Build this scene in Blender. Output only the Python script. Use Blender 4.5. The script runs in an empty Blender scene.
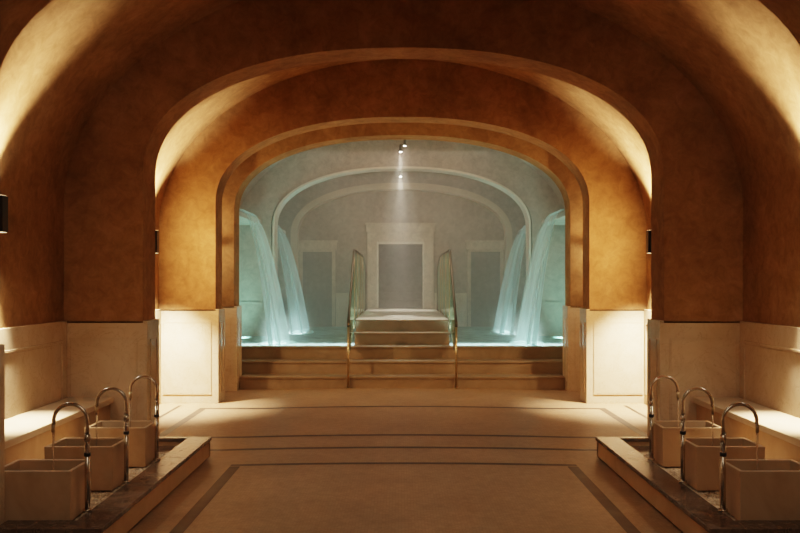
import bpy, bmesh, math, random
from mathutils import Vector, Matrix
random.seed(7)
C = bpy.context.scene.collection
SC = bpy.context.scene
H = 1.5            # eye height
FP = 900.0         # focal length in pixels
A = 1.975 * H      # half width of a bay
WZ = 0.7634 * H    # wainscot height
OW = 1.515 * H     # half opening above the wainscot
OP = 1.49 * H      # half opening between the wainscot piers

# ------------------------------------------------------------------ materials
def new_mat(name):
    m = bpy.data.materials.new(name); m.use_nodes = True
    nt = m.node_tree
    return m, nt, nt.nodes, nt.links, nt.nodes['Principled BSDF']

def coords(nt, scale=(1,1,1), kind='Object'):
    tc = nt.nodes.new('ShaderNodeTexCoord'); mp = nt.nodes.new('ShaderNodeMapping')
    mp.inputs['Scale'].default_value = scale
    nt.links.new(tc.outputs[kind], mp.inputs[0]); return mp.outputs[0]

def noise(nt, vec, scale, detail=6, rough=.6, dist=0):
    n = nt.nodes.new('ShaderNodeTexNoise'); n.inputs['Scale'].default_value = scale
    n.inputs['Detail'].default_value = detail; n.inputs['Roughness'].default_value = rough
    n.inputs['Distortion'].default_value = dist
    nt.links.new(vec, n.inputs['Vector']); return n.outputs['Fac']

def ramp(nt, fac, stops):
    r = nt.nodes.new('ShaderNodeValToRGB')
    el = r.color_ramp.elements
    while len(el) < len(stops): el.new(.5)
    for e, (p, c) in zip(el, stops):
        e.position = p; e.color = (*c, 1)
    nt.links.new(fac, r.inputs[0]); return r.outputs[0]

def mix(nt, fac, a, b, mode='MIX'):
    n = nt.nodes.new('ShaderNodeMix'); n.data_type = 'RGBA'; n.blend_type = mode
    if isinstance(fac, (int, float)): n.inputs[0].default_value = fac
    else: nt.links.new(fac, n.inputs[0])
    for s, v in ((6, a), (7, b)):
        if isinstance(v, tuple): n.inputs[s].default_value = (*v, 1)
        else: nt.links.new(v, n.inputs[s])
    return n.outputs[2]

def bump(nt, height, bsdf, strength=.2, dist=.01):
    b = nt.nodes.new('ShaderNodeBump'); b.inputs['Strength'].default_value = strength
    b.inputs['Distance'].default_value = dist
    nt.links.new(height, b.inputs['Height']); nt.links.new(b.outputs[0], bsdf.inputs['Normal'])

def plaster(name, dark, mid, light, rough=.5, spec=.4):
    m, nt, N, L, b = new_mat(name)
    v = coords(nt)
    n1 = noise(nt, v, 1.6, 8, .65, .4); n2 = noise(nt, v, 9, 8, .7, .6)
    c1 = ramp(nt, n1, [(.3, dark), (.52, mid), (.75, light)])
    c2 = ramp(nt, n2, [(.3, (.62,.59,.56)), (.7, (1.14,1.12,1.10))])
    L.new(mix(nt, .8, c1, c2, 'MULTIPLY'), b.inputs['Base Color'])
    b.inputs['Roughness'].default_value = rough
    b.inputs['Specular IOR Level'].default_value = spec
    bump(nt, n2, b, .12, .01)
    return m

def marble(name, dark, mid, light, rough=.3, vein=None, spec=.5, scale=1.0):
    m, nt, N, L, b = new_mat(name)
    v = coords(nt, (scale,)*3)
    n1 = noise(nt, v, 2.2, 9, .62, 1.4)
    col = ramp(nt, n1, [(.28, dark), (.5, mid), (.74, light)])
    if vein:
        n2 = noise(nt, v, 3.5, 8, .6, 2.5)
        f = ramp(nt, n2, [(.485, (0,0,0)), (.5, (1,1,1)), (.515, (0,0,0))])
        bw = nt.nodes.new('ShaderNodeRGBToBW'); L.new(f, bw.inputs[0])
        mu = nt.nodes.new('ShaderNodeMath'); mu.operation = 'MULTIPLY'; mu.inputs[1].default_value = .6
        L.new(bw.outputs[0], mu.inputs[0])
        col = mix(nt, mu.outputs[0], col, vein)
    L.new(col, b.inputs['Base Color'])
    b.inputs['Roughness'].default_value = rough
    b.inputs['Specular IOR Level'].default_value = spec
    return m

def plain(name, col, rough=.5, metal=0, spec=.5):
    m, nt, N, L, b = new_mat(name)
    v = coords(nt); n = noise(nt, v, 30, 4)
    L.new(ramp(nt, n, [(.3, tuple(c*.88 for c in col)), (.7, tuple(min(1, c*1.08) for c in col))]), b.inputs['Base Color'])
    b.inputs['Roughness'].default_value = rough; b.inputs['Metallic'].default_value = metal
    b.inputs['Specular IOR Level'].default_value = spec
    return m

M_PLASTER = plaster('ochre_plaster', (.265,.150,.070), (.355,.205,.095), (.46,.28,.14), .75, .05)
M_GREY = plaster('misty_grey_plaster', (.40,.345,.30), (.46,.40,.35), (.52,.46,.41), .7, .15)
M_WAINS = marble('cream_marble', (.62,.46,.29), (.70,.54,.36), (.77,.62,.44), .22, (.52,.36,.22), .5)
M_WAINS_P = marble('cream_marble_pool', (.62,.54,.44), (.68,.60,.50), (.74,.67,.57), .35, None, .4)
M_LEDGE = marble('dark_marble', (.06,.043,.032), (.12,.086,.064), (.24,.175,.13), .26, (.34,.25,.17), .5, 1.6)
M_FASCIA = marble('beige_stone', (.42,.275,.15), (.50,.335,.19), (.58,.40,.24), .5, None, .3)
M_STEP = marble('tan_stone', (.25,.18,.115), (.31,.225,.145), (.37,.275,.185), .6, None, .2)
M_BASIN = marble('tan_basin_stone', (.47,.32,.19), (.55,.385,.24), (.62,.45,.285), .5, None, .3)
M_BENCH = marble('bench_stone', (.56,.42,.27), (.64,.50,.34), (.70,.56,.40), .3, None, .4)
M_DECK = marble('white_marble', (.70,.65,.56), (.78,.73,.64), (.84,.80,.72), .25, None, .5)
M_STRIP = marble('dark_floor_strip', (.055,.035,.022), (.085,.056,.036), (.13,.088,.058), .5, None, .2)
M_NICKEL = plain('brushed_nickel', (.64,.57,.48), .25, 1)
M_DARKMETAL = plain('dark_bronze', (.018,.014,.011), .5, .0)
M_RAIL = plain('rail_steel', (.16,.14,.11), .4, 1)
M_POST = plain('rail_post_brass', (.60,.48,.30), .3, 1)
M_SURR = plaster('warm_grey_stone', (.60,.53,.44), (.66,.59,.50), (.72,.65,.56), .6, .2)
M_DOOR = plaster('dim_grey_panel', (.26,.24,.23), (.31,.29,.275), (.36,.335,.315), .6, .3)

def floor_mat():
    m, nt, N, L, b = new_mat('mosaic_floor')
    v = coords(nt)
    br = N.new('ShaderNodeTexBrick'); br.offset = 0; br.inputs['Scale'].default_value = 1
    br.inputs['Brick Width'].default_value = .02; br.inputs['Row Height'].default_value = .02
    br.inputs['Mortar Size'].default_value = .0012; br.inputs['Mortar Smooth'].default_value = .4
    br.inputs['Color1'].default_value = (.43,.285,.168,1); br.inputs['Color2'].default_value = (.37,.24,.14,1)
    br.inputs['Mortar'].default_value = (.33,.21,.12,1)
    L.new(v, br.inputs['Vector'])
    n1 = noise(nt, v, 1.5, 8, .6, .5); n2 = noise(nt, v, 14, 6, .7)
    c = mix(nt, .7, br.outputs['Color'], ramp(nt, n1, [(.3, (.75,.74,.72)), (.7, (1.1,1.08,1.05))]), 'MULTIPLY')
    c = mix(nt, .5, c, ramp(nt, n2, [(.3, (.7,.68,.66)), (.6, (1.05,1.05,1.05))]), 'MULTIPLY')
    L.new(c, b.inputs['Base Color'])
    b.inputs['Roughness'].default_value = .5; b.inputs['Specular IOR Level'].default_value = .25
    bump(nt, n2, b, .08, .004)
    return m
M_FLOOR = floor_mat()

def pebble_mat():
    m, nt, N, L, b = new_mat('pale_pebbles')
    oi = N.new('ShaderNodeTexVoronoi'); oi.inputs['Scale'].default_value = 30
    L.new(coords(nt), oi.inputs['Vector'])
    bw = N.new('ShaderNodeRGBToBW'); L.new(oi.outputs['Color'], bw.inputs[0])
    L.new(ramp(nt, bw.outputs[0], [(.2, (.50,.38,.25)), (.5, (.72,.58,.41)), (.8, (.86,.74,.56))]), b.inputs['Base Color'])
    b.inputs['Roughness'].default_value = .5
    return m
M_PEBBLE = pebble_mat()

def glass_mat(name, tint, alpha, gloss=.25):
    m, nt, N, L, b = new_mat(name)
    N.remove(b); out = N['Material Output']
    t = N.new('ShaderNodeBsdfTransparent'); t.inputs[0].default_value = (*tint, 1)
    d = N.new('ShaderNodeBsdfTranslucent'); d.inputs[0].default_value = (.34,.70,.56,1)
    g = N.new('ShaderNodeBsdfGlossy'); g.inputs['Roughness'].default_value = .08; g.inputs[0].default_value = (.8,.9,.85,1)
    a1 = N.new('ShaderNodeMixShader'); a1.inputs[0].default_value = alpha
    a2 = N.new('ShaderNodeMixShader'); f = N.new('ShaderNodeFresnel'); f.inputs[0].default_value = 1.35
    L.new(t.outputs[0], a1.inputs[1]); L.new(d.outputs[0], a1.inputs[2])
    L.new(f.outputs[0], a2.inputs[0]); L.new(a1.outputs[0], a2.inputs[1]); L.new(g.outputs[0], a2.inputs[2])
    L.new(a2.outputs[0], out.inputs[0])
    return m
M_GLASS = glass_mat('green_tinted_glass', (.80,.95,.88), .38)

def stream_mat():
    m, nt, N, L, b = new_mat('thin_running_water')
    b.inputs['Base Color'].default_value = (.95,.92,.85,1); b.inputs['Roughness'].default_value = .08
    b.inputs['Transmission Weight'].default_value = .85; b.inputs['IOR'].default_value = 1.33
    return m
M_STREAM = stream_mat()

def water_mat():
    m, nt, N, L, b = new_mat('pool_water_surface')
    N.remove(b); out = N['Material Output']
    v = coords(nt, (1, .6, 1)); n = noise(nt, v, 3.2, 5, .6, .8); n2 = noise(nt, v, 9, 4, .5)
    t = N.new('ShaderNodeBsdfTransparent'); t.inputs[0].default_value = (.82,.97,.95,1)
    d = N.new('ShaderNodeBsdfTranslucent'); d.inputs[0].default_value = (.70,.92,.90,1)
    d2 = N.new('ShaderNodeBsdfDiffuse'); d2.inputs[0].default_value = (.30,.52,.50,1)
    g = N.new('ShaderNodeBsdfGlossy'); g.inputs['Roughness'].default_value = .12
    bp = N.new('ShaderNodeBump'); bp.inputs['Strength'].default_value = .25; bp.inputs['Distance'].default_value = .03
    L.new(n2, bp.inputs['Height']); L.new(bp.outputs[0], g.inputs['Normal'])
    foam = N.new('ShaderNodeMapRange'); foam.inputs[1].default_value = .42; foam.inputs[2].default_value = .68
    foam.inputs[3].default_value = .5; foam.inputs[4].default_value = .88
    L.new(n, foam.inputs[0])
    s0 = N.new('ShaderNodeMixShader'); s0.inputs[0].default_value = .35
    L.new(d.outputs[0], s0.inputs[1]); L.new(d2.outputs[0], s0.inputs[2])
    s1 = N.new('ShaderNodeMixShader'); L.new(foam.outputs[0], s1.inputs[0])
    L.new(t.outputs[0], s1.inputs[1]); L.new(s0.outputs[0], s1.inputs[2])
    fr = N.new('ShaderNodeFresnel'); fr.inputs[0].default_value = 1.33
    mu = N.new('ShaderNodeMath'); mu.operation = 'MULTIPLY'; mu.inputs[1].default_value = .45; L.new(fr.outputs[0], mu.inputs[0])
    s2 = N.new('ShaderNodeMixShader'); L.new(mu.outputs[0], s2.inputs[0])
    L.new(s1.outputs[0], s2.inputs[1]); L.new(g.outputs[0], s2.inputs[2])
    L.new(s2.outputs[0], out.inputs[0])
    return m
M_WATER = water_mat()

def fall_mat():
    m, nt, N, L, b = new_mat('falling_water')
    N.remove(b); out = N['Material Output']
    uv = N.new('ShaderNodeTexCoord'); mp = N.new('ShaderNodeMapping'); mp.inputs['Scale'].default_value = (9, .6, 1)
    L.new(uv.outputs['UV'], mp.inputs[0])
    n = noise(nt, mp.outputs[0], 1.4, 6, .65)
    sep = N.new('ShaderNodeSeparateXYZ'); L.new(uv.outputs['UV'], sep.inputs[0])
    # water thickens into white foam as it falls, the side edges fray
    al = N.new('ShaderNodeMapRange'); al.inputs[1].default_value = .32; al.inputs[2].default_value = .72
    al.inputs[3].default_value = .22; al.inputs[4].default_value = .46; L.new(n, al.inputs[0])
    aer = N.new('ShaderNodeMapRange'); aer.inputs[1].default_value = .25; aer.inputs[2].default_value = 1.0
    aer.inputs[3].default_value = .8; aer.inputs[4].default_value = 2.0; L.new(sep.outputs[1], aer.inputs[0])
    edge = ramp(nt, sep.outputs[0], [(0, (.5,.5,.5)), (.08, (1,1,1)), (.94, (1,1,1)), (1, (.7,.7,.7))])
    eb = N.new('ShaderNodeRGBToBW'); L.new(edge, eb.inputs[0])
    m1 = N.new('ShaderNodeMath'); m1.operation = 'MULTIPLY'; L.new(eb.outputs[0], m1.inputs[1])
    m0 = N.new('ShaderNodeMath'); m0.operation = 'MULTIPLY'; L.new(al.outputs[0], m0.inputs[0]); L.new(aer.outputs[0], m0.inputs[1]); L.new(m0.outputs[0], m1.inputs[0])
    t = N.new('ShaderNodeBsdfTransparent'); t.inputs[0].default_value = (.93,.99,.98,1)
    d = N.new('ShaderNodeBsdfDiffuse'); d.inputs[0].default_value = (.74,.84,.84,1)
    tr = N.new('ShaderNodeBsdfTranslucent'); tr.inputs[0].default_value = (.72,.86,.86,1)
    s0 = N.new('ShaderNodeMixShader'); s0.inputs[0].default_value = .5
    L.new(d.outputs[0], s0.inputs[1]); L.new(tr.outputs[0], s0.inputs[2])
    s1 = N.new('ShaderNodeMixShader'); L.new(m1.outputs[0], s1.inputs[0])
    L.new(t.outputs[0], s1.inputs[1]); L.new(s0.outputs[0], s1.inputs[2])
    L.new(s1.outputs[0], out.inputs[0])
    return m
M_FALL = fall_mat()

def emit(name, col, strength):
    m, nt, N, L, b = new_mat(name)
    b.inputs['Base Color'].default_value = (*col, 1)
    b.inputs['Emission Color'].default_value = (*col, 1); b.inputs['Emission Strength'].default_value = strength
    return m
M_BULB = emit('warm_lamp_lens', (1, .8, .5), 6)
M_BULB_C = emit('pool_spot_lens', (1, .93, .8), 250)

def mist_mat():
    m = bpy.data.materials.new('pool_mist'); m.use_nodes = True
    nt = m.node_tree; nt.nodes.remove(nt.nodes['Principled BSDF'])
    v = nt.nodes.new('ShaderNodeVolumeScatter'); v.inputs['Density'].default_value = MIST
    v.inputs['Color'].default_value = (.97,.95,.92,1); v.inputs['Anisotropy'].default_value = .15
    nt.links.new(v.outputs[0], nt.nodes['Material Output'].inputs['Volume'])
    return m
MIST = .058

# ------------------------------------------------------------------ mesh helpers
def bx(bm, x0, x1, y0, y1, z0, z1, bev=0, seg=2):
    x0, x1 = min(x0, x1), max(x0, x1)
    vs = [bm.verts.new(p) for p in ((x0,y0,z0),(x1,y0,z0),(x1,y1,z0),(x0,y1,z0),(x0,y0,z1),(x1,y0,z1),(x1,y1,z1),(x0,y1,z1))]
    fs = [bm.faces.new([vs[i] for i in q]) for q in ((0,3,2,1),(4,5,6,7),(0,1,5,4),(1,2,6,5),(2,3,7,6),(3,0,4,7))]
    if bev:
        es = list({e for f in fs for e in f.edges})
        bmesh.ops.bevel(bm, geom=es, offset=bev, segments=seg, affect='EDGES', profile=.5)

def tube(bm, pts, rad, seg=14, cap=True):
    """tube through pts; rad number or list"""
    pts = [Vector(p) for p in pts]; n = len(pts)
    rads = rad if isinstance(rad, (list, tuple)) else [rad]*n
    rings = []; up = None
    for i, p in enumerate(pts):
        d = (pts[min(i+1, n-1)] - pts[max(i-1, 0)]).normalized()
        if up is None:
            up = Vector((0,1,0)) if abs(d.y) < .9 else Vector((1,0,0))
        a = d.cross(up).normalized(); bb = a.cross(d).normalized(); up = bb
        rings.append([bm.verts.new(p + (a*math.cos(t) + bb*math.sin(t))*rads[i]) for t in (2*math.pi*k/seg for k in range(seg))])
    for r0, r1 in zip(rings, rings[1:]):
        for k in range(seg):
            f = bm.faces.new((r0[k], r0[(k+1) % seg], r1[(k+1) % seg], r1[k])); f.smooth = True
    if cap:
        bm.faces.new(rings[0][::-1]); bm.faces.new(rings[-1])

def link(name, bm, mat, parent=None, smooth=False, fix=True):
    if fix: bmesh.ops.recalc_face_normals(bm, faces=bm.faces)
    me = bpy.data.meshes.new(name); bm.to_mesh(me); bm.free()
    if smooth:
        for p in me.polygons: p.use_smooth = True
    me.materials.append(mat)
    o = bpy.data.objects.new(name, me); C.objects.link(o)
    if parent: o.parent = parent
    return o

def thing(name, label, cat, loc=(0,0,0), group=None):
    o = bpy.data.objects.new(name, None); C.objects.link(o); o.location = loc; o.empty_display_size = .1
    return tag(o, label, cat, group)
def tag(o, label, cat, group=None, kind=None):
    if label: o['label'] = label
    if cat: o['category'] = cat
    if group: o['group'] = group
    if kind: o['kind'] = kind
    return o
def struct(name, bm, mat, smooth=False):
    o = link(name, bm, mat, None, smooth); o['kind'] = 'structure'; return o
def kids(o): return [c for c in bpy.data.objects if c.parent == o]
def copy_tree(o, parent=None):
    c = o.copy(); C.objects.link(c)
    if parent: c.parent = parent
    for ch in kids(o): copy_tree(ch, c)
    return c

# ------------------------------------------------------------------ arch walls
def profile(half, top, spring=.62, n=2.25, seg=56):
    """opening outline, left springing to right springing, (x, z) in metres"""
    b = top - spring; pts = []
    for i in range(seg+1):
        t = math.pi - math.pi*i/seg
        c, s = math.cos(t), math.sin(t)
        pts.append((half*math.copysign(abs(c)**(2/n), c), H*(1+spring) + H*b*abs(s)**(2/n)))
    return pts

def arch_wall(name, y0, y1, top, mat, ztop=4.45, half=OW, outer=3.12):
    bm = bmesh.new()
    pts = [(-half, WZ-.02)] + profile(half, top) + [(half, WZ-.02)]
    def v(x, y, z): return bm.verts.new((x, y, z))
    for y in (y0, y1):
        for s in (-1, 1):
            bm.faces.new([v(s*half, y, WZ-.02), v(s*outer, y, WZ-.02), v(s*outer, y, ztop), v(s*half, y, ztop)])
        arc = pts[1:-1]
        for (xa, za), (xb, zb) in zip(arc, arc[1:]):
            if abs(xb-xa) < 1e-6: continue
            bm.faces.new([v(xa, y, za), v(xb, y, zb), v(xb, y, ztop), v(xa, y, ztop)])
    bmesh.ops.remove_doubles(bm, verts=bm.verts, dist=1e-5)
    # soffit, smooth shaded, own vertices so the arris stays crisp
    prev = None; sof = []
    for x, z in pts:
        cur = (v(x, y0, z), v(x, y1, z))
        if prev: 
            f = bm.faces.new([prev[0], cur[0], cur[1], prev[1]]); f.smooth = True; sof.append(f)
        prev = cur
    return struct(name, bm, mat)

def frame_ring(bm, axis, at, d, u0, u1, z0, z1, w=.018):
    """thin raised panel moulding on a face; axis 'y' (face normal along y) or 'x'"""
    def bar(a0, a1, b0, b1):
        if axis == 'y': bx(bm, a0, a1, min(at, at+d), max(at, at+d), b0, b1)
        else: bx(bm, min(at, at+d), max(at, at+d), a0, a1, b0, b1)
    bar(u0, u1, z1-w, z1); bar(u0, u1, z0, z0+w); bar(u0, u0+w, z0+w, z1-w); bar(u1-w, u1, z0+w, z1-w)

def pier(n, s, y0, y1, mat, half=OP, panels=True):
    bm = bmesh.new()
    xi, xo = s*half, s*(A+.12)
    bx(bm, xi, xo, y0-.035, y1+.035, -.08, WZ, .006)
    if panels:
        # raised panel field on front and back faces (groove round it reads as the joint)
        u0, u1 = sorted((s*(half+.10), s*(A-.06)))
        for yy, d in ((y0-.035, -.005), (y1+.035, .005)):
            bx(bm, u0, u1, min(yy, yy+d), max(yy, yy+d), .12, WZ-.165, .004)
            frame_ring(bm, 'y', yy, d*1.5, u0-.012, u1+.012, .108, WZ-.153, .012)
        frame_ring(bm, 'x', xi, -s*.008, y0+.05, y1-.05, .12, WZ-.165, .012)
    return struct('trim_%d' % n, bm, mat)

WALLS = [ # name, y0, y1, top
    ('wall_near',   4.56,  4.975, 1.33),
    ('wall_front',  7.85,  8.25,  1.352),
    ('wall_middle', 10.94, 11.34, 1.322),
    ('wall_back',   12.16, 12.55, 1.305),
    ('wall_pool',   15.70, 16.05, 1.300),
]
for i, (nm, y0, y1, top) in enumerate(WALLS):
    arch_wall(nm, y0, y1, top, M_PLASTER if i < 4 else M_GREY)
def soffit_light_band(n, y0, y1, half, top, w, mat):  # added arch lining; its lighter colour stands in for light on the soffit
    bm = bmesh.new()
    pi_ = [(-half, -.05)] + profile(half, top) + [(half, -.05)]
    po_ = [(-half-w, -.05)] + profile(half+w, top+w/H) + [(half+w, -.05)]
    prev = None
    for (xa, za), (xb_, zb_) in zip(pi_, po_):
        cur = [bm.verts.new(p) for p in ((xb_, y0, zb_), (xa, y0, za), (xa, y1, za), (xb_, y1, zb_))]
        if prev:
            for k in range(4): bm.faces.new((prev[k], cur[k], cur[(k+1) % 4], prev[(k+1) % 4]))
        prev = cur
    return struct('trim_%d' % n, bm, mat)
M_SOFFIT_LIT = marble('pale_lit_soffit', (.66,.60,.52), (.72,.66,.58), (.78,.72,.64), .5, None, .2)  # light on the middle pool arch soffit, put into the colour
M_SOFFIT_LIT_W = marble('warm_lit_soffit', (.56,.46,.36), (.62,.52,.41), (.68,.58,.47), .5, None, .2)  # warm light on the far arch soffit, put into the colour
soffit_light_band(91, 15.66, 16.07, OP-.02, 1.295, .035, M_SOFFIT_LIT)
soffit_light_band(92, 18.82, 19.19, 1.46*H, 1.27, .13, M_SOFFIT_LIT_W)
tn = 1
for i, (nm, y0, y1, top) in enumerate(WALLS):
    for s in (-1, 1):
        h = OP if i else 1.475*H
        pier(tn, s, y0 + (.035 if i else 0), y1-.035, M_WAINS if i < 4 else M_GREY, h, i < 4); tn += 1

# vault + side walls of every bay
def vault_pts(seg=64):
    sp, b = 1.42*H, 1.37*H
    return [(A*math.cos(math.pi - math.pi*i/seg), sp + b*math.sin(math.pi*i/seg)) for i in range(seg+1)]
BAYS = [('entry', -1.6, 4.56), ('a', 4.975, 7.85), ('b', 8.25, 10.94), ('c', 11.34, 12.16), ('d', 12.55, 15.70), ('e', 16.05, 18.88)]
for k, (nm, y0, y1) in enumerate(BAYS):
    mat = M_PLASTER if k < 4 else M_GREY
    bm = bmesh.new(); prev = None; prevo = None
    for x, z in vault_pts():
        cur = (bm.verts.new((x, y0, z)), bm.verts.new((x, y1, z)))
        if prev:
            f = bm.faces.new([prev[0], prev[1], cur[1], cur[0]]); f.smooth = True
        prev = cur
    struct('ceiling' if k == 0 else 'ceiling_%d' % k, bm, mat)
    for s, sd in ((-1, 'left'), (1, 'right')):
        bm = bmesh.new()
        bx(bm, s*A, s*(A+.15), y0, y1, WZ-.02, 1.42*H)
        struct('wall_%s' % sd, bm, mat)
        bm = bmesh.new()
        zb = -.08
        bx(bm, s*(A-.03), s*(A+.12), y0, y1, zb, WZ, .004)
        if k in (0, 1, 2):
            npan = 3 if k < 3 else 1
            n_ = max(1, round((y1-y0)/1.35))
            for j in range(n_):
                a0 = y0+.16+(y1-y0-.1)*j/n_; a1 = y0+(y1-y0-.1)*(j+1)/n_-.02
                frame_ring(bm, 'x', s*(A-.03), -s*.014, a0, a1, .12, WZ-.165, .016)
                bx(bm, s*(A-.03), s*(A-.036), a0+.03, a1-.03, .15, WZ-.195)
        struct('trim_%d' % tn, bm, M_WAINS if k < 4 else M_GREY); tn += 1
bm = bmesh.new(); bx(bm, -3.2, 3.2, -1.75, -1.6, -.08, 4.4)
struct('wall_behind', bm, M_PLASTER)

# ------------------------------------------------------------------ floor, gently crowned
CR = .024
def crown(x): return CR*max(0, 1-(abs(x)/1.62)**2)
bm = bmesh.new(); NX, NY = 40, 8
grid = [[bm.verts.new((x, y, crown(x))) for y in [-1.7 + 14.6*j/NY for j in range(NY+1)]] for x in [-3.1+6.2*i/NX for i in range(NX+1)]]
for i in range(NX):
    for j in range(NY):
        bm.faces.new((grid[i][j], grid[i+1][j], grid[i+1][j+1], grid[i][j+1]))
for f in bm.faces: f.smooth = True
struct('floor', bm, M_FLOOR)

def strip(bm, x0, x1, y0, y1, n=24):
    e = .0015
    prev = None
    for i in range(n+1):
        x = x0 + (x1-x0)*i/n
        cur = (bm.verts.new((x, y0, crown(x)+e)), bm.verts.new((x, y1, crown(x)+e)))
        if prev: bm.faces.new((prev[0], cur[0], cur[1], prev[1]))
        prev = cur
W = .085
def inlay(rects):
    global tn
    bm = bmesh.new()
    for r in rects: strip(bm, *r)
    struct('trim_%d' % tn, bm, M_STRIP); tn += 1
xs = .90*H
inlay([(-xs-W/2, -xs+W/2, 2.0, 7.24-W/2), (xs-W/2, xs+W/2, 2.0, 7.24-W/2), (-xs-W/2, xs+W/2, 7.21, 7.24+W/2)])
inlay([(-1.60, 1.60, 7.93-W/2, 7.93+W/2), (-2.2, -1.6, 7.93-W/2, 7.93+W/2), (1.6, 2.2, 7.93-W/2, 7.93+W/2)])
xb = 1.552*H
inlay([(-xb-W/2, -xb+W/2, 8.57+W/2, 10.5-W/2), (xb-W/2, xb+W/2, 8.57+W/2, 10.5-W/2),
       (-xb-W/2, xb+W/2, 8.57-W/2, 8.57+W/2), (-xb-W/2, xb+W/2, 10.5-W/2, 10.5+W/2)])
inlay([(-1.77*H-.02, -1.77*H+.02, 8.3, 10.75), (1.77*H-.02, 1.77*H+.02, 8.3, 10.75)])

# ------------------------------------------------------------------ benches along the side walls
for s, sd in ((-1, 'left'), (1, 'right')):
    t = thing('stone_bench', 'pale stone bench built along the %s wall, lit from above' % sd, 'bench', (s*2.7, 6.41, 0), 'wall benches')
    bm = bmesh.new(); xi, xo = s*1.675*H, s*(A-.05)
    bx(bm, xi - s*2.7, xo - s*2.7, 4.99-6.41, 7.81-6.41, .435, .483, .006); link('seat', bm, M_BENCH, t)
    bm = bmesh.new()
    bx(bm, xi + s*.03 - s*2.7, xo - s*2.7, 4.99-6.41, 7.81-6.41, .0, .435); link('front_panel', bm, M_FASCIA, t)

# ------------------------------------------------------------------ foot bath trays
TZ = .118*H
YN, YF = 4.79, 7.60
def make_tray(s, sd):
    t = thing('foot_bath_tray', 'low stone trough with dark marble rim along the %s bench' % sd, 'foot bath', (s*2.0, 6.2, 0), 'foot bath troughs')
    X = lambda x: s*x - s*2.0
    def Y(y): return y-6.2
    xo, xi = 1.08*H, 1.207*H        # outer and inner edge of the long rim
    xb = 1.675*H+.028               # back at the bench
    xn = 1.462*H                    # back edge where the tray passes the near pier
    # fascia (outer face) with dark kick joint
    bm = bmesh.new()
    bx(bm, X(xo+.012), X(xo+.06), Y(YN+.012), Y(YF-.012), .018, TZ-.028)
    bx(bm, X(xo+.012), X(xb), Y(YF-.06), Y(YF-.012), .018, TZ-.028)
    bx(bm, X(xo+.06), X(xn), Y(YN+.012), Y(YN+.06), .018, TZ-.028)
    link('fascia', bm, M_FASCIA, t)
    bm = bmesh.new()
    bx(bm, X(xo+.035), X(xn), Y(YN+.035), Y(4.96), -.01, .09)
    bx(bm, X(xo+.035), X(xb), Y(5.0), Y(YF-.035), -.01, .09)
    bx(bm, X(xo+.035), X(xn), Y(4.955), Y(5.005), -.01, .09)
    link('base', bm, M_DARKMETAL, t)
    # long marble rim in three slabs with hairline joints, and the two end rims
    ys = [YN, 5.78, 6.72, YF]
    for a, b_ in zip(ys, ys[1:]):
        bm = bmesh.new(); bx(bm, X(xo), X(xi), Y(a+.0012), Y(b_-.0012), TZ-.03, TZ, .004)
        link('rim_slab', bm, M_LEDGE, t)
    bm = bmesh.new(); bx(bm, X(xi+.001), X(xb), Y(YF-.07), Y(YF), TZ-.03, TZ, .004); link('rim_slab', bm, M_LEDGE, t)
    bm = bmesh.new(); bx(bm, X(xi+.001), X(xn), Y(YN), Y(YN+.17), TZ-.03, TZ, .004); link('rim_slab', bm, M_LEDGE, t)
    # recess floor
    bm = bmesh.new()
    bx(bm, X(xi-.03), X(xb), Y(5.0), Y(YF-.05), .088, .112)
    bx(bm, X(xi-.03), X(xn), Y(YN+.1), Y(5.0), .088, .112)
    link('basin_bed', bm, M_LEDGE, t)
    # pebbles around the basins
    bm = bmesh.new()
    rnd = random.Random(11+s)
    base = bmesh.new(); bmesh.ops.create_icosphere(base, subdivisions=1, radius=1)
    bv = [v.co.copy() for v in base.verts]; base.verts.ensure_lookup_table()
    bf = [[v.index for v in f.verts] for f in base.faces]; base.free()
    yy = 4.99
    while yy < 6.99:
        xx = xi + .012
        while xx < xb-.02:
            x_, y_ = xx + rnd.uniform(-.007,.007), yy + rnd.uniform(-.007,.007)
            if not (y_ < 5.02 and x_ > xn-.02):
                r = rnd.uniform(.011,.017); q = rnd.uniform(0, 3.14); sx, sy, sz = rnd.uniform(.8,1.3), rnd.uniform(.8,1.1), rnd.uniform(.5,.75)
                vs = []
                for c in bv:
                    px, py = c.x*r*sx, c.y*r*sy
                    vs.append(bm.verts.new((X(x_) + px*math.cos(q)-py*math.sin(q), Y(y_) + px*math.sin(q)+py*math.cos(q), 1.0*.1385 + rnd.uniform(-.001,.001) + c.z*r*sz)))
                for f in bf:
                    g = bm.faces.new([vs[k] for k in f]); g.smooth = True
            xx += .024
        yy += .024
    bx(bm, X(xi), X(xb), Y(5.0), Y(6.99), .112, .136)
    p = link('pebbles', bm, M_PEBBLE, t); p['kind'] = 'stuff'
    return t
for s, sd in ((-1, 'left'), (1, 'right')): make_tray(s, sd)

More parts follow.
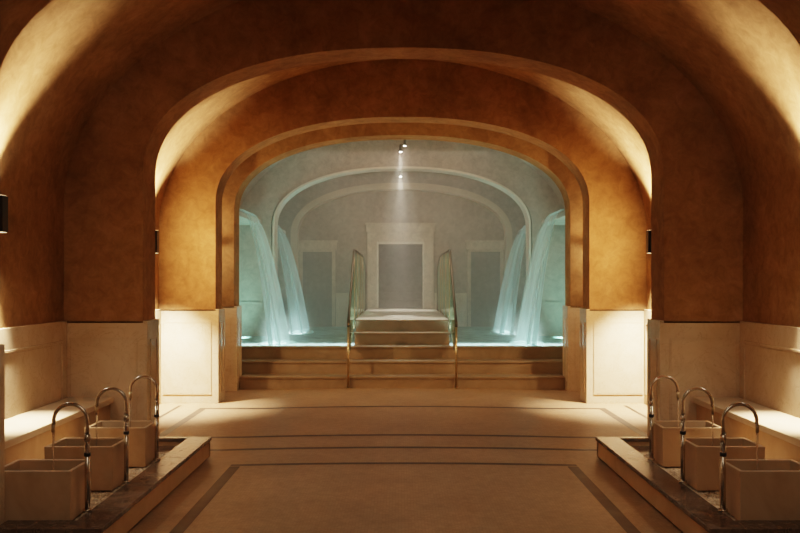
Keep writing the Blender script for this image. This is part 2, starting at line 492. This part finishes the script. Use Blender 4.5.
# ------------------------------------------------------------------ basins, faucets, running water
BZ = .1545
def make_basin():
    t = thing('foot_basin', '', 'basin')
    w, d, h, th = .44, .335, .282, .022
    bm = bmesh.new()
    # open square box with wall thickness and a slight flare
    fl = .004
    def ring(x, y, z): return [bm.verts.new(p) for p in ((-x,-y,z),(x,-y,z),(x,y,z),(-x,y,z))]
    r0 = ring(w/2-fl, d/2-fl, 0); r1 = ring(w/2, d/2, h); r2 = ring(w/2-th, d/2-th, h); r3 = ring(w/2-th-.012, d/2-th-.012, .05)
    bm.faces.new(r0[::-1]); bm.faces.new(r3)
    for a, b_ in ((r0, r1), (r1, r2), (r2, r3)):
        for k in range(4): bm.faces.new((a[k], a[(k+1) % 4], b_[(k+1) % 4], b_[k]))
    bmesh.ops.recalc_face_normals(bm, faces=bm.faces)
    bmesh.ops.bevel(bm, geom=list(bm.edges), offset=.004, segments=2, affect='EDGES', profile=.5)
    o = link('bowl', bm, M_BASIN, t)
    bm = bmesh.new(); tube(bm, [(0,0,.05), (0,0,.054)], .022, 20); link('drain', bm, M_NICKEL, t)
    bm = bmesh.new()                                            # a shallow fill of water
    z = .185
    q = [(-w/2+th+.004, -d/2+th+.004), (w/2-th-.004, -d/2+th+.004), (w/2-th-.004, d/2-th-.004), (-w/2+th+.004, d/2-th-.004)]
    bm.faces.new([bm.verts.new((x, y, z)) for x, y in q]); link('water', bm, M_STREAM, t)
    return t

def make_faucet():
    """post at origin, neck arching towards -x"""
    t = thing('gooseneck_faucet', '', 'faucet')
    ht, r = .612, .096
    bm = bmesh.new(); tube(bm, [(0,0,0), (0,0,.012)], .026, 24); link('base', bm, M_NICKEL, t)
    bm = bmesh.new(); tube(bm, [(0,0,.012), (0,0,.40)], .0145, 18); link('post', bm, M_NICKEL, t)
    bm = bmesh.new(); tube(bm, [(0,0,.315), (0,0,.335)], .0185, 18); link('control_ring', bm, M_DARKMETAL, t)
    bm = bmesh.new(); tube(bm, [(0,0,.40), (0,0,.404), (0,0,.436), (0,0,.44)], [.014,.0175,.0175,.012], 18)
    v = link('valve_body', bm, M_NICKEL, t)
    bm = bmesh.new(); tube(bm, [(0,-.014,.42), (0,-.034,.42)], .007, 12)
    tube(bm, [(0,-.036,.412), (0,-.040,.455)], .0045, 10); link('lever', bm, M_NICKEL, v)
    pts = [(0,0,.44), (0,0,.48)] + [(-r + r*math.cos(a), 0, ht-r + r*math.sin(a)) for a in (math.pi*i/28 for i in range(0, 29))] + [(-2*r-.002, 0, ht-r-.02)]
    bm = bmesh.new(); tube(bm, pts, .0105, 16); link('neck', bm, M_NICKEL, t)
    bm = bmesh.new(); tube(bm, [(-2*r-.002,0,ht-r-.02), (-2*r-.003,0,ht-r-.065)], [.0115,.0105], 16); link('spout_tip', bm, M_POST, t)
    return t

def make_stream():
    bm = bmesh.new(); rnd = random.Random(3)
    pts = [(0.002*math.sin(k*.9), 0, -.27*k/14) for k in range(15)]
    tube(bm, pts, [.0062 - .0002*k + rnd.uniform(-.0006,.0006) for k in range(15)], 10)
    return link('water_stream', bm, M_STREAM)

ORD = ['nearest the camera', 'middle', 'farthest from the camera']
b0, f0, w0 = make_basin(), make_faucet(), make_stream()
first = True
for s, sd in ((-1, 'left'), (1, 'right')):
    for k in range(3):
        yb = 5.005 + .735*k
        b = b0 if first else copy_tree(b0); f = f0 if first else copy_tree(f0); w = w0 if first else w0.copy()
        if not first: C.objects.link(w)
        first = False
        b.location = (s*(1.24*H+.22), yb+.1675, BZ)
        f.location = (s*1.222*H - s*.012, yb+.15, TZ)
        if s > 0: f.rotation_euler = (0, 0, math.pi)
        f.scale = (1, -1, 1) if s > 0 else (1, 1, 1)
        w.location = (f.location.x + s*.195, yb+.15, TZ+.612-.096-.066)
        where = ['nearest of the three on the %s, cut by the frame', 'middle one of the three along the %s bench', 'farthest of the three on the %s, beside the arch pier'][k] % sd
        tag(b, 'square tan stone foot basin, %s' % where, 'basin', 'square stone foot basins')
        fw = ['nearest of three on the %s', 'middle of three on the %s', 'farthest of three on the %s, by the pier'][k] % sd
        tag(f, 'tall gooseneck faucet on the dark rim, %s' % fw, 'faucet', 'gooseneck faucets')
        tag(w, 'thin water stream from the faucet %s' % fw, 'water', 'running water streams')

# ------------------------------------------------------------------ sconces
def make_sconce():
    t = thing('wall_sconce', '', 'wall lamp')
    bm = bmesh.new(); bx(bm, -.052, .052, -.05, .05, -.13, .13, .006); link('housing', bm, M_DARKMETAL, t)
    bm = bmesh.new(); bx(bm, -.095, -.05, -.03, .03, -.05, .05); link('mount', bm, M_DARKMETAL, t)
    bm = bmesh.new(); bx(bm, -.043, .043, -.04, .04, .1285, .132); link('upper_lens', bm, M_BULB, t)
    bm = bmesh.new(); bx(bm, -.043, .043, -.04, .04, -.132, -.1285); link('lower_lens', bm, M_BULB, t)
    return t
def spot(name, loc, dirv, watts, col, size, blend=.7, r=.03):
    l = bpy.data.lights.new(name, 'SPOT'); l.energy = watts; l.color = col; l.spot_size = math.radians(size); l.spot_blend = blend; l.shadow_soft_size = r
    o = bpy.data.objects.new(name, l); C.objects.link(o); o.location = loc
    o.rotation_euler = Vector(dirv).to_track_quat('-Z', 'Y').to_euler(); return o
def area(name, loc, dirv, watts, col, sx, sy):
    l = bpy.data.lights.new(name, 'AREA'); l.shape = 'RECTANGLE'; l.size = sx; l.size_y = sy; l.energy = watts; l.color = col
    o = bpy.data.objects.new(name, l); C.objects.link(o); o.location = loc
    o.rotation_euler = Vector(dirv).to_track_quat('-Z', 'Y').to_euler(); return o
WARM = (1, .80, .58)
sc0 = make_sconce(); first = True
SCON = [(6.40, 1.97, 'in the near bay above the bench'), (10.36, 1.94, 'in the second bay behind the arch pier')]
for s, sd in ((-1, 'left'), (1, 'right')):
    for yy, zz, wh in SCON:
        o = sc0 if first else copy_tree(sc0); first = False
        xx = s*(A - .075)
        if yy > 8: xx = s*(A-.0975)
        o.location = (xx, yy, zz); o.rotation_euler = (0, 0, 0 if s < 0 else math.pi)
        tag(o, 'dark box-shaped wall sconce on the %s wall %s' % (sd, wh), 'wall lamp', 'wall sconces')
        if yy < 8:
            spot('sconce_uplight', (xx - s*.0, yy, zz+.15), (-s*.02, 0, 1), 1050, WARM, 64, 1)
            spot('sconce_uplight', (xx - s*.03, yy, zz+.15), (-s*.20, 0, 1), 18, (1,.86,.68), 150, 1)
            spot('sconce_downlight', (xx - s*.02, yy, zz-.15), (-s*.03, 0, -1), 2200, (1,.80,.60), 54, 1)
            spot('sconce_downlight', (xx - s*.06, yy, zz-.15), (-s*.5, -.1, -1), 60, (1,.86,.70), 140, 1)
        else:
            spot('sconce_uplight', (xx - s*.0, yy, zz+.15), (-s*.03, .02, 1), 1500, WARM, 74, 1)
            spot('sconce_downlight', (xx - s*.02, yy, zz-.15), (-s*.02, .08, -1), 2600, (1,.84,.66), 84, 1)
            spot('bay_wall_fill', (s*2.55, 9.85, zz), (-s*.55, 1.0, -.1), 330, (1,.60,.29), 118, 1)  # added fill away from the sconce, no housing; lights the second pier wall

    # lamp of the narrow bay behind the second pier
    spot('bay_lamp', (s*2.72, 11.75, 2.0), (-s*.2, 0, 1), 70, (1,.70,.42), 170, .5)
    spot('bay_lamp', (s*2.72, 11.75, 1.9), (-s*.5, 0, -1), 50, (1,.76,.5), 178, .3)

# ------------------------------------------------------------------ wide stone steps up to the pool
R = .119*H
YS = [12.33, 12.69, 13.05, 13.41, 13.77]
t = thing('pool_steps', 'three wide tan stone steps rising to the pool edge under the arch', 'steps', (0, 12.7, 0))
for k in range(3):
    bm = bmesh.new()
    xw = 2.226 if k == 0 else A-.04
    y0_ = YS[k]; y1_ = YS[k+1]+.02 if k < 2 else YS[2]+.12
    yc = max(y0_, 12.60) if k else y0_
    bx(bm, -xw, xw, y0_-12.7, y1_-12.7, (R*k if k else -.02), R*(k+1)-.03)
    bx(bm, -xw, xw, y0_-12.7-.018, y1_-12.7, R*(k+1)-.03, R*(k+1), .005)
    link('step', bm, M_STEP, t)
bm = bmesh.new(); bx(bm, -A+.04, A-.04, YS[2]+.02-12.7, YS[2]+.12-12.7, -.06, R*2); link('pool_front', bm, M_STEP, t)
BW = .47*H
t = thing('footbridge', 'pale stone footbridge with steps crossing the pool to the far doorway', 'footbridge', (0, 16, 0))
for k in (3, 4):
    bm = bmesh.new()
    y0_ = YS[k]; y1_ = YS[4]+.02 if k == 3 else YS[4]+.4
    bx(bm, -BW, BW, y0_-16, y1_-16, R*k-.0, R*(k+1)-.03)
    bx(bm, -BW-.01, BW+.01, y0_-16-.018, y1_-16, R*(k+1)-.03, R*(k+1)-(.002 if k == 4 else 0), .005)
    link('step', bm, M_STEP, t)
bm = bmesh.new(); bx(bm, -BW, BW, YS[3]-.02-16, YS[3]+.1-16, .45, R*3); 
bx(bm, -BW, BW, YS[2]+.125-16, YS[3]+.4-16, .02, R*3); link('stringer', bm, M_STEP, t)
bm = bmesh.new(); bx(bm, -BW-.01, BW+.01, YS[4]+.02-16, 19.18-16, R*5-.06, R*5, .005); link('deck', bm, M_DECK, t)
for yy in (15.4, 17.2):
    bm = bmesh.new(); bx(bm, -.5, .5, yy-16, yy+.25-16, .02, R*5-.06); link('support', bm, M_STEP, t)

# ------------------------------------------------------------------ glass balustrades
def make_rail(s):
    t = thing('glass_railing', 'glass balustrade with slim metal handrail on the %s side of the footbridge' % ('left' if s < 0 else 'right'), 'railing', (s*.736, 13.77, 0), 'footbridge railings')
    o = Vector((s*.736, 13.77, 0))
    D5 = R*5
    y_end = 18.35
    zl, zt = .92, 1.306*H
    def P(y, z): return Vector((0, y-13.77, z))
    yb = 12.27
    # handrail: up the stairs, along the bridge, rounded down at the far end
    pts = [P(yb, zl-.06), P(yb, zl-.02), P(yb+.05, zl+.03)] + [P(yb+.05+(13.80-yb-.05)*i/6, zl+.03+(zt-zl-.05)*i/6) for i in range(1, 7)]
    pts += [P(13.90, zt), P(14.2, zt)]
    AR, AZ = 1.9, .40
    pts += [P(14.2+(y_end-AR-14.2)*i/6, zt) for i in range(1, 7)]
    pts += [P(y_end-AR+AR*math.sin(a), zt-AZ+AZ*math.cos(a)) for a in (math.pi/2*i/12 for i in range(1, 13))]
    pts += [P(y_end, D5-.1)]
    bm = bmesh.new(); tube(bm, pts, .019, 12); link('handrail', bm, M_RAIL, t)
    bm = bmesh.new(); tube(bm, [P(yb, crown(.76)), P(yb, .015+crown(.76))], .032, 16); tube(bm, [P(yb, .01), P(yb, zl-.03)], .016, 12); link('post', bm, M_POST, t)
    for y_ in (13.86, 14.9, 16.0, 16.9):
        zt_ = zt if y_ < y_end-AR else zt-AZ+AZ*math.sqrt(1-((y_-y_end+AR)/AR)**2)
        bm = bmesh.new(); tube(bm, [P(y_, D5-.14), P(y_, zt_)], .013, 10); tube(bm, [P(y_, D5-.10), P(y_, D5-.03)], .017, 12); link('post', bm, M_POST, t)
    # glass: one raking panel on the stairs, four level panels
    def pane(poly):
        bm = bmesh.new(); th = .006
        a = [bm.verts.new(P(y, z)+Vector((-th,0,0))) for y, z in poly]; b_ = [bm.verts.new(P(y, z)+Vector((th,0,0))) for y, z in poly]
        bm.faces.new(a); bm.faces.new(b_[::-1])
        n = len(poly)
        for k in range(n): bm.faces.new((a[k], b_[k], b_[(k+1) % n], a[(k+1) % n]))
        link('glass_panel', bm, M_GLASS, t)
    pane([(yb+.04, zl-.02), (13.82, zt-.04), (13.82, D5-.02), (13.45, D5-.16), (12.75, .50), (yb+.04, zl-.34)])
    ed = [13.90, 14.88, 15.98]
    for a, b_ in zip(ed, [14.86, 15.96, None]):
        if b_: pane([(a+.02, D5+.03), (b_-.0, D5+.03), (b_-.0, zt-.03), (a+.02, zt-.03)])
        else:
            arc = [(y_end-AR+(AR-.04)*math.sin(q), zt-AZ+(AZ-.03)*math.cos(q)) for q in (math.pi/2*i/10 for i in range(1, 11))]
            pane([(a+.02, D5+.03), (y_end-.04, D5+.03)] + arc[::-1] + [(a+.02, zt-.04)])
    return t
for s in (-1, 1): make_rail(s)

# ------------------------------------------------------------------ pool: bed, water, far wall with doors
bm = bmesh.new(); bx(bm, -3.1, 3.1, 13.0, 19.3, -.12, .0)
struct('floor_pool', bm, M_WAINS_P)
WL = R*3 - .012
bm = bmesh.new()
def quadgrid(x0, x1, y0, y1):
    nx, ny = 40, 40
    g = [[bm.verts.new((x0+(x1-x0)*i/nx, y0+(y1-y0)*j/ny, WL + .004*math.sin(i*1.7+j*.9)*math.cos(j*1.3))) for j in range(ny+1)] for i in range(nx+1)]
    for i in range(nx):
        for j in range(ny): bm.faces.new((g[i][j], g[i+1][j], g[i+1][j+1], g[i][j+1])).smooth = True
for x0, x1 in ((-A+.03, -BW-.012), (BW+.012, A-.03)): quadgrid(x0, x1, YS[2]+.12, 18.85)
o = link('pool_water', bm, M_WATER); tag(o, 'glowing turquoise pool water behind the stone steps', 'water', kind='stuff')

YB = 19.20
# shallow recess arch at the far wall
arch_wall('wall_far', 18.88, 19.12, 1.29, M_GREY, half=1.50*H)
door_x = -.02
ow, oz0, oz1 = .313*H, R*5, 1.51*H
bm = bmesh.new()
bx(bm, -3.1, door_x-ow, YB, YB+.2, -.1, 4.45); bx(bm, door_x+ow, 3.1, YB, YB+.2, -.1, 4.45)
bx(bm, door_x-ow, door_x+ow, YB, YB+.2, oz1, 4.45); bx(bm, door_x-ow, door_x+ow, YB, YB+.2, -.1, oz0)
struct('wall_end', bm, M_GREY)
bm = bmesh.new()                                              # pale dado of the far wall
for x0, x1 in ((-2.25, -1.46*H), (-.93*H, -.485*H+door_x), (.485*H+door_x, .93*H), (1.46*H, 2.25)):
    bx(bm, x0, x1, YB-.03, YB, -.05, .815*H)
struct('trim_%d' % tn, bm, M_WAINS_P); tn += 1
# central doorway
d1 = bpy.data.objects.new('door_1', None); C.objects.link(d1); d1.location = (door_x, YB, 0); d1['kind'] = 'structure'
fw = .47*H
bm = bmesh.new()
for s in (-1, 1):
    bx(bm, s*ow, s*fw, -.06, 0, oz0, 1.68*H, .004)
bx(bm, -ow, ow, -.06, 0, oz1, 1.68*H, .004)
bm_ = bmesh.new()
for s in (-1, 1): bx(bm_, s*ow, s*(ow+.035), -.08, -.06, oz0, oz1+.05)
bx(bm_, -ow, ow, -.08, -.06, oz1, oz1+.05); link('door_trim', bm_, M_DECK, d1)
link('door_surround', bm, M_SURR, d1)
bm = bmesh.new(); bx(bm, -fw-.03, fw+.03, -.085, 0, 1.68*H, 1.80*H, .006); bx(bm, -fw-.05, fw+.05, -.10, 0, 1.775*H, 1.81*H, .004)
link('door_cornice', bm, M_SURR, d1)
# side doors
for n, s in ((2, -1), (3, 1)):
    d = bpy.data.objects.new('door_%d' % n, None); C.objects.link(d); d.location = (s*1.195*H, YB, 0); d['kind'] = 'structure'
    hw = .255*H
    bm = bmesh.new()
    bx(bm, -hw, -hw+.07, -.05, 0, .3, 1.43*H); bx(bm, hw-.07, hw, -.05, 0, .3, 1.43*H)
    bx(bm, -hw+.07, hw-.07, -.05, 0, 1.40*H, 1.43*H); link('door_surround', bm, M_SURR, d)
    bm = bmesh.new(); bx(bm, -hw-.03, hw+.03, -.08, 0, 1.43*H, 1.55*H, .005); bx(bm, -hw-.05, hw+.05, -.10, 0, 1.53*H, 1.56*H, .004); link('door_cornice', bm, M_SURR, d)
    bm = bmesh.new(); bx(bm, -hw+.07, hw-.07, -.015, 0, .3, 1.40*H)
    frame_ring(bm, 'y', -.015, -.012, -hw+.13, hw-.13, .9, 1.32*H, .02); link('door_panel', bm, M_DOOR, d)
# stair passage behind the doorway
bm = bmesh.new()
bx(bm, door_x-1.0, door_x-.9, YB+.2, 23.5, 0, 4.4); bx(bm, door_x+.9, door_x+1.0, YB+.2, 23.5, 0, 4.4)
bx(bm, door_x-1.0, door_x+1.0, 23.4, 23.5, 0, 4.4); bx(bm, door_x-1.0, door_x+1.0, YB+.2, 23.5, 3.6, 3.7)
struct('wall_passage', bm, M_DOOR)
bm = bmesh.new(); bx(bm, door_x-1.0, door_x+1.0, YB+.0, 23.5, R*5-.1, R*5-.002); struct('floor_passage', bm, M_DOOR)
t = thing('passage_stairs', 'dim grey staircase rising beyond the central doorway', 'stairs', (door_x, 20.4, R*5))
for k in range(7):
    bm = bmesh.new()
    bx(bm, -.88, .88, .30*k, 2.6, .155*k, .155*(k+1)-.02); bx(bm, -.88, .88, .30*k-.02, .30*k+.32, .155*(k+1)-.02, .155*(k+1)); link('step', bm, M_DOOR, t)

# ------------------------------------------------------------------ waterfalls from slots in the side walls
def make_fall(s, y0, y1, label):
    z0, xw = 1.695*H, 1.60*H
    t = thing('waterfall', label, 'waterfall', (s*xw, (y0+y1)/2, WL), 'side waterfalls')
    yc = (y0+y1)/2
    bm = bmesh.new()                                          # stone shelf the water pours from
    ya, yb_ = (12.60, 15.62) if y0 < 15 else (16.12, 18.84)
    bx(bm, s*(xw+.02)-s*xw, s*(A-.01)-s*xw, ya-yc, yb_-yc, z0-.09-WL, z0-.012-WL, .006)
    link('spout_shelf', bm, M_GREY, t)
    for lay, (dp, nm) in enumerate(((.576, 'water_sheet'), (.47, 'water_sheet'))):
        rnd = random.Random(int(y0*10)+s+lay)
        ph = [rnd.uniform(0, 6.28) for _ in range(4)]
        bm = bmesh.new(); uvl = bm.loops.layers.uv.new('UVMap')
        NU, NV = 40, 36; g = []; UV = {}
        for i in range(NU+1):
            u = i/NU; row = []
            wob = .05*math.sin(u*9+ph[0]) + .03*math.sin(u*23+ph[1])
            for j in range(-3, NV+1):
                t_ = j/NV
                if j < 0:
                    x = xw + (-j)*.05; z = z0 - .004*(-j)
                else:
                    p = (dp + wob)*t_ ; x = xw - p; z = z0 + .03*math.sin(min(1, t_*4)*math.pi)*.6 - (z0-WL+.01)*t_**2
                spread = .10*max(0, t_)**2
                y = y0 + (y1-y0)*u + (u-.5)*spread
                v = bm.verts.new((s*x - s*xw, y-yc, z-WL)); UV[v] = (u + lay*.37, max(0, t_)); row.append(v)
            g.append(row)
        for i in range(NU):
            for j in range(len(g[0])-1):
                f = bm.faces.new((g[i][j], g[i+1][j], g[i+1][j+1], g[i][j+1])); f.smooth = True
                for l in f.loops: l[uvl].uv = UV[l.vert]
        link(nm, bm, M_FALL, t)
    # churned foam where it lands
    bm = bmesh.new(); rnd = random.Random(5)
    bmesh.ops.create_icosphere(bm, subdivisions=3, radius=1)
    for v in bm.verts:
        n_ = 1 + .12*math.sin(v.co.x*9+v.co.y*7) + .1*math.sin(v.co.y*13)
        v.co = Vector((v.co.x*.26*n_ - s*.5, v.co.y*(y1-y0)*.62*n_, max(0, v.co.z)*.05 + .004))
    for f in bm.faces: f.smooth = True
    uvl = bm.loops.layers.uv.new('UVMap')
    for f in bm.faces:
        for l in f.loops: l[uvl].uv = (.3 + .3*l.vert.co.y, .5)
    link('foam', bm, M_FALL, t)
    bm = bmesh.new(); bmesh.ops.create_icosphere(bm, subdivisions=3, radius=1)
    bmesh.ops.delete(bm, geom=[v for v in bm.verts if v.co.z < -.05], context='VERTS')
    bmesh.ops.holes_fill(bm, edges=[e for e in bm.edges if e.is_boundary])
    sp_ = link('spray', bm, M_SPRAY, t); sp_.scale = (.34, .75, .62); sp_.location = (-s*.48, 0, .045)
def spray_mat():
    m = bpy.data.materials.new('fine_spray'); m.use_nodes = True
    nt = m.node_tree; nt.nodes.remove(nt.nodes['Principled BSDF']); N, L = nt.nodes, nt.links
    tc = N.new('ShaderNodeTexCoord'); ln = N.new('ShaderNodeVectorMath'); ln.operation = 'LENGTH'; L.new(tc.outputs['Object'], ln.inputs[0])
    mr = N.new('ShaderNodeMapRange'); mr.interpolation_type = 'SMOOTHSTEP'
    mr.inputs[1].default_value = 1.0; mr.inputs[2].default_value = .1; mr.inputs[3].default_value = 0; mr.inputs[4].default_value = 1.6
    L.new(ln.outputs['Value'], mr.inputs[0])
    v = N.new('ShaderNodeVolumeScatter'); v.inputs['Color'].default_value = (.95,.98,.98,1); L.new(mr.outputs[0], v.inputs['Density'])
    L.new(v.outputs[0], N['Material Output'].inputs['Volume'])
    return m
M_SPRAY = spray_mat()
for s, sd in ((-1, 'left'), (1, 'right')):
    make_fall(s, 13.25, 14.45, 'front waterfall sheet pouring from the %s wall, just behind the arch' % sd)
    make_fall(s, 16.10, 17.30, 'rear waterfall sheet pouring from the %s wall, deeper in the pool room' % sd)

# ------------------------------------------------------------------ spotlights over the bridge
def make_spot():
    t = thing('spotlight', '', 'spotlight')
    bm = bmesh.new(); tube(bm, [(0,.15,0), (0,.155,0)], .03, 20); tube(bm, [(0,.155,0), (0,.03,0)], .012, 10); link('mount', bm, M_RAIL, t)
    bm = bmesh.new(); tube(bm, [(0,0,.07), (0,0,.06), (0,0,-.06)], [.014,.022,.022], 20); link('housing', bm, M_RAIL, t)
    bm = bmesh.new(); tube(bm, [(0,0,-.0615), (0,0,-.066)], .019, 20); link('lens', bm, M_BULB_C, t)
    return t
SP = [(-.02, 15.54, 1.515*H+H-.0, 'upper spotlight on the middle pool arch, above the bridge'),
      (.05, 14.9, 1.522*H+H, 'spotlight hanging nearest the front arch above the footbridge'),
      (-.02, 18.72, 1.475*H+H, 'lower spotlight on the far pool arch, above the doorway')]
s0 = make_spot()
for k, (x, y, z, lab) in enumerate(SP):
    o = s0 if k == 0 else copy_tree(s0)
    o.location = (x, y, z); tag(o, lab, 'spotlight', 'footbridge spotlights')
    if k == 1:                                                # this one hangs on a stem from the vault
        for c in kids(o):
            if c.name.startswith('mount'): bpy.data.objects.remove(c)
        bm = bmesh.new(); tube(bm, [(0,0,.06), (0,0,.40)], .007, 10); tube(bm, [(0,0,.39), (0,0,.402)], .03, 16); link('stem', bm, M_RAIL, o)
        spot('bridge_spot', (x, y, z-.075), (0, -.1, -1), 250, (1,.92,.8), 12, .5, .02)
        continue
    spot('bridge_spot', (x, y, z-.075), (0, -.12 if k == 0 else 0, -1), 1300 if k == 0 else 700, (1,.92,.8), 13, .5, .02)
    spot('bridge_spot', (x, y, z-.075), (0, -.5 if k == 0 else -.25, -1), 1000, (1,.9,.75), 34, .6, .02)

# ------------------------------------------------------------------ steam in the pool room
bm = bmesh.new(); bx(bm, -2.92, 2.92, 12.62, 18.86, WL+.01, 4.15)
o = link('steam', bm, mist_mat()); tag(o, 'warm steam hanging over the pool under the vault', 'steam', kind='stuff')

# ------------------------------------------------------------------ pool lamps (under water) and ambient
TEAL = (.66, 1.0, .88)
def uw(loc, d, w, col, sx, sy, spread=70):
    o = area('underwater_lamp', loc, d, w*1.5, col, sx, sy); o.data.spread = math.radians(spread)
for s in (-1, 1):
    uw((s*1.6, 13.62, .34), (0, .0, 1), 42, (.82,1,.94), 1.9, .42, 150)
    uw((s*2.72, 13.6, .34), (0, 0, 1), 22, (.50,.98,.80), .2, 1.6, 70)
    uw((s*2.74, 15.2, .34), (0, .1, 1), 24, (.46,.98,.80), .12, .4, 80)
    uw((s*2.72, 16.9, .30), (0, 0, 1), 16, TEAL, .2, 1.6, 70)
    uw((s*1.95, 13.9, .25), (-s*.0, 0, 1), 40, (.86,1,1), .3, 1.1, 32)
    uw((s*1.95, 16.7, .25), (-s*.0, 0, 1), 46, (.86,1,1), .3, 1.1, 32)
area('pool_vault_fill', (0, 14.0, 3.5), (0, .25, -1), 58, (1,.72,.53), 3.0, .6)  # added overhead fill without a fixture, warms the pool vault and steam
area('pool_vault_fill', (0, 17.4, 3.5), (0, .15, -1), 36, (1,.72,.53), 3.0, .6)
area('passage_lamp', (door_x, 21.2, 3.4), (0, 0, -1), 8, (1,.90,.78), 1.0, 1.0)
spot('crown_fill_spot', (0, 6.3, 3.95), (0, .12, -1), 110, (1,.80,.58), 110, 1, .05)  # added fill for the near floor, no fixture in the vault
area('entry_fill', (0, 1.0, 3.6), (0, .45, -1), 90, (1,.84,.66), 2.5, 2.0)  # added fill above the entry bay, brightens the near fronts and floor
for x in (0,):
    spot('crown_fill_spot', (x, 9.0, 3.6), (0, .9, -1.05), 150, (1,.72,.46), 85, .9, .05)  # added fill hidden by the front arch, aimed at the pool steps

wd = bpy.data.worlds.new('dim_room'); SC.world = wd; wd.use_nodes = True
wd.node_tree.nodes['Background'].inputs[0].default_value = (1,.7,.4,1); wd.node_tree.nodes['Background'].inputs[1].default_value = .002

# ------------------------------------------------------------------ camera
cam = bpy.data.cameras.new('camera'); cam.sensor_width = 36; cam.lens = FP/800*36
cam.shift_x = 0; cam.shift_y = 13.5/800; cam.clip_start = .05
co = bpy.data.objects.new('camera', cam); C.objects.link(co); co.location = (-.03, 0, H); co.rotation_euler = (math.pi/2, 0, 0)
SC.camera = co

SC.view_settings.view_transform = 'Filmic'
try: SC.view_settings.look = 'Medium High Contrast'
except Exception: pass
SC.view_settings.exposure = -1.25
SC.cycles.use_denoising = True
SC.cycles.max_bounces = 8; SC.cycles.diffuse_bounces = 5; SC.cycles.transparent_max_bounces = 16; SC.cycles.volume_bounces = 1
SC.cycles.sample_clamp_indirect = 8
SC.cycles.caustics_reflective = False; SC.cycles.caustics_refractive = False
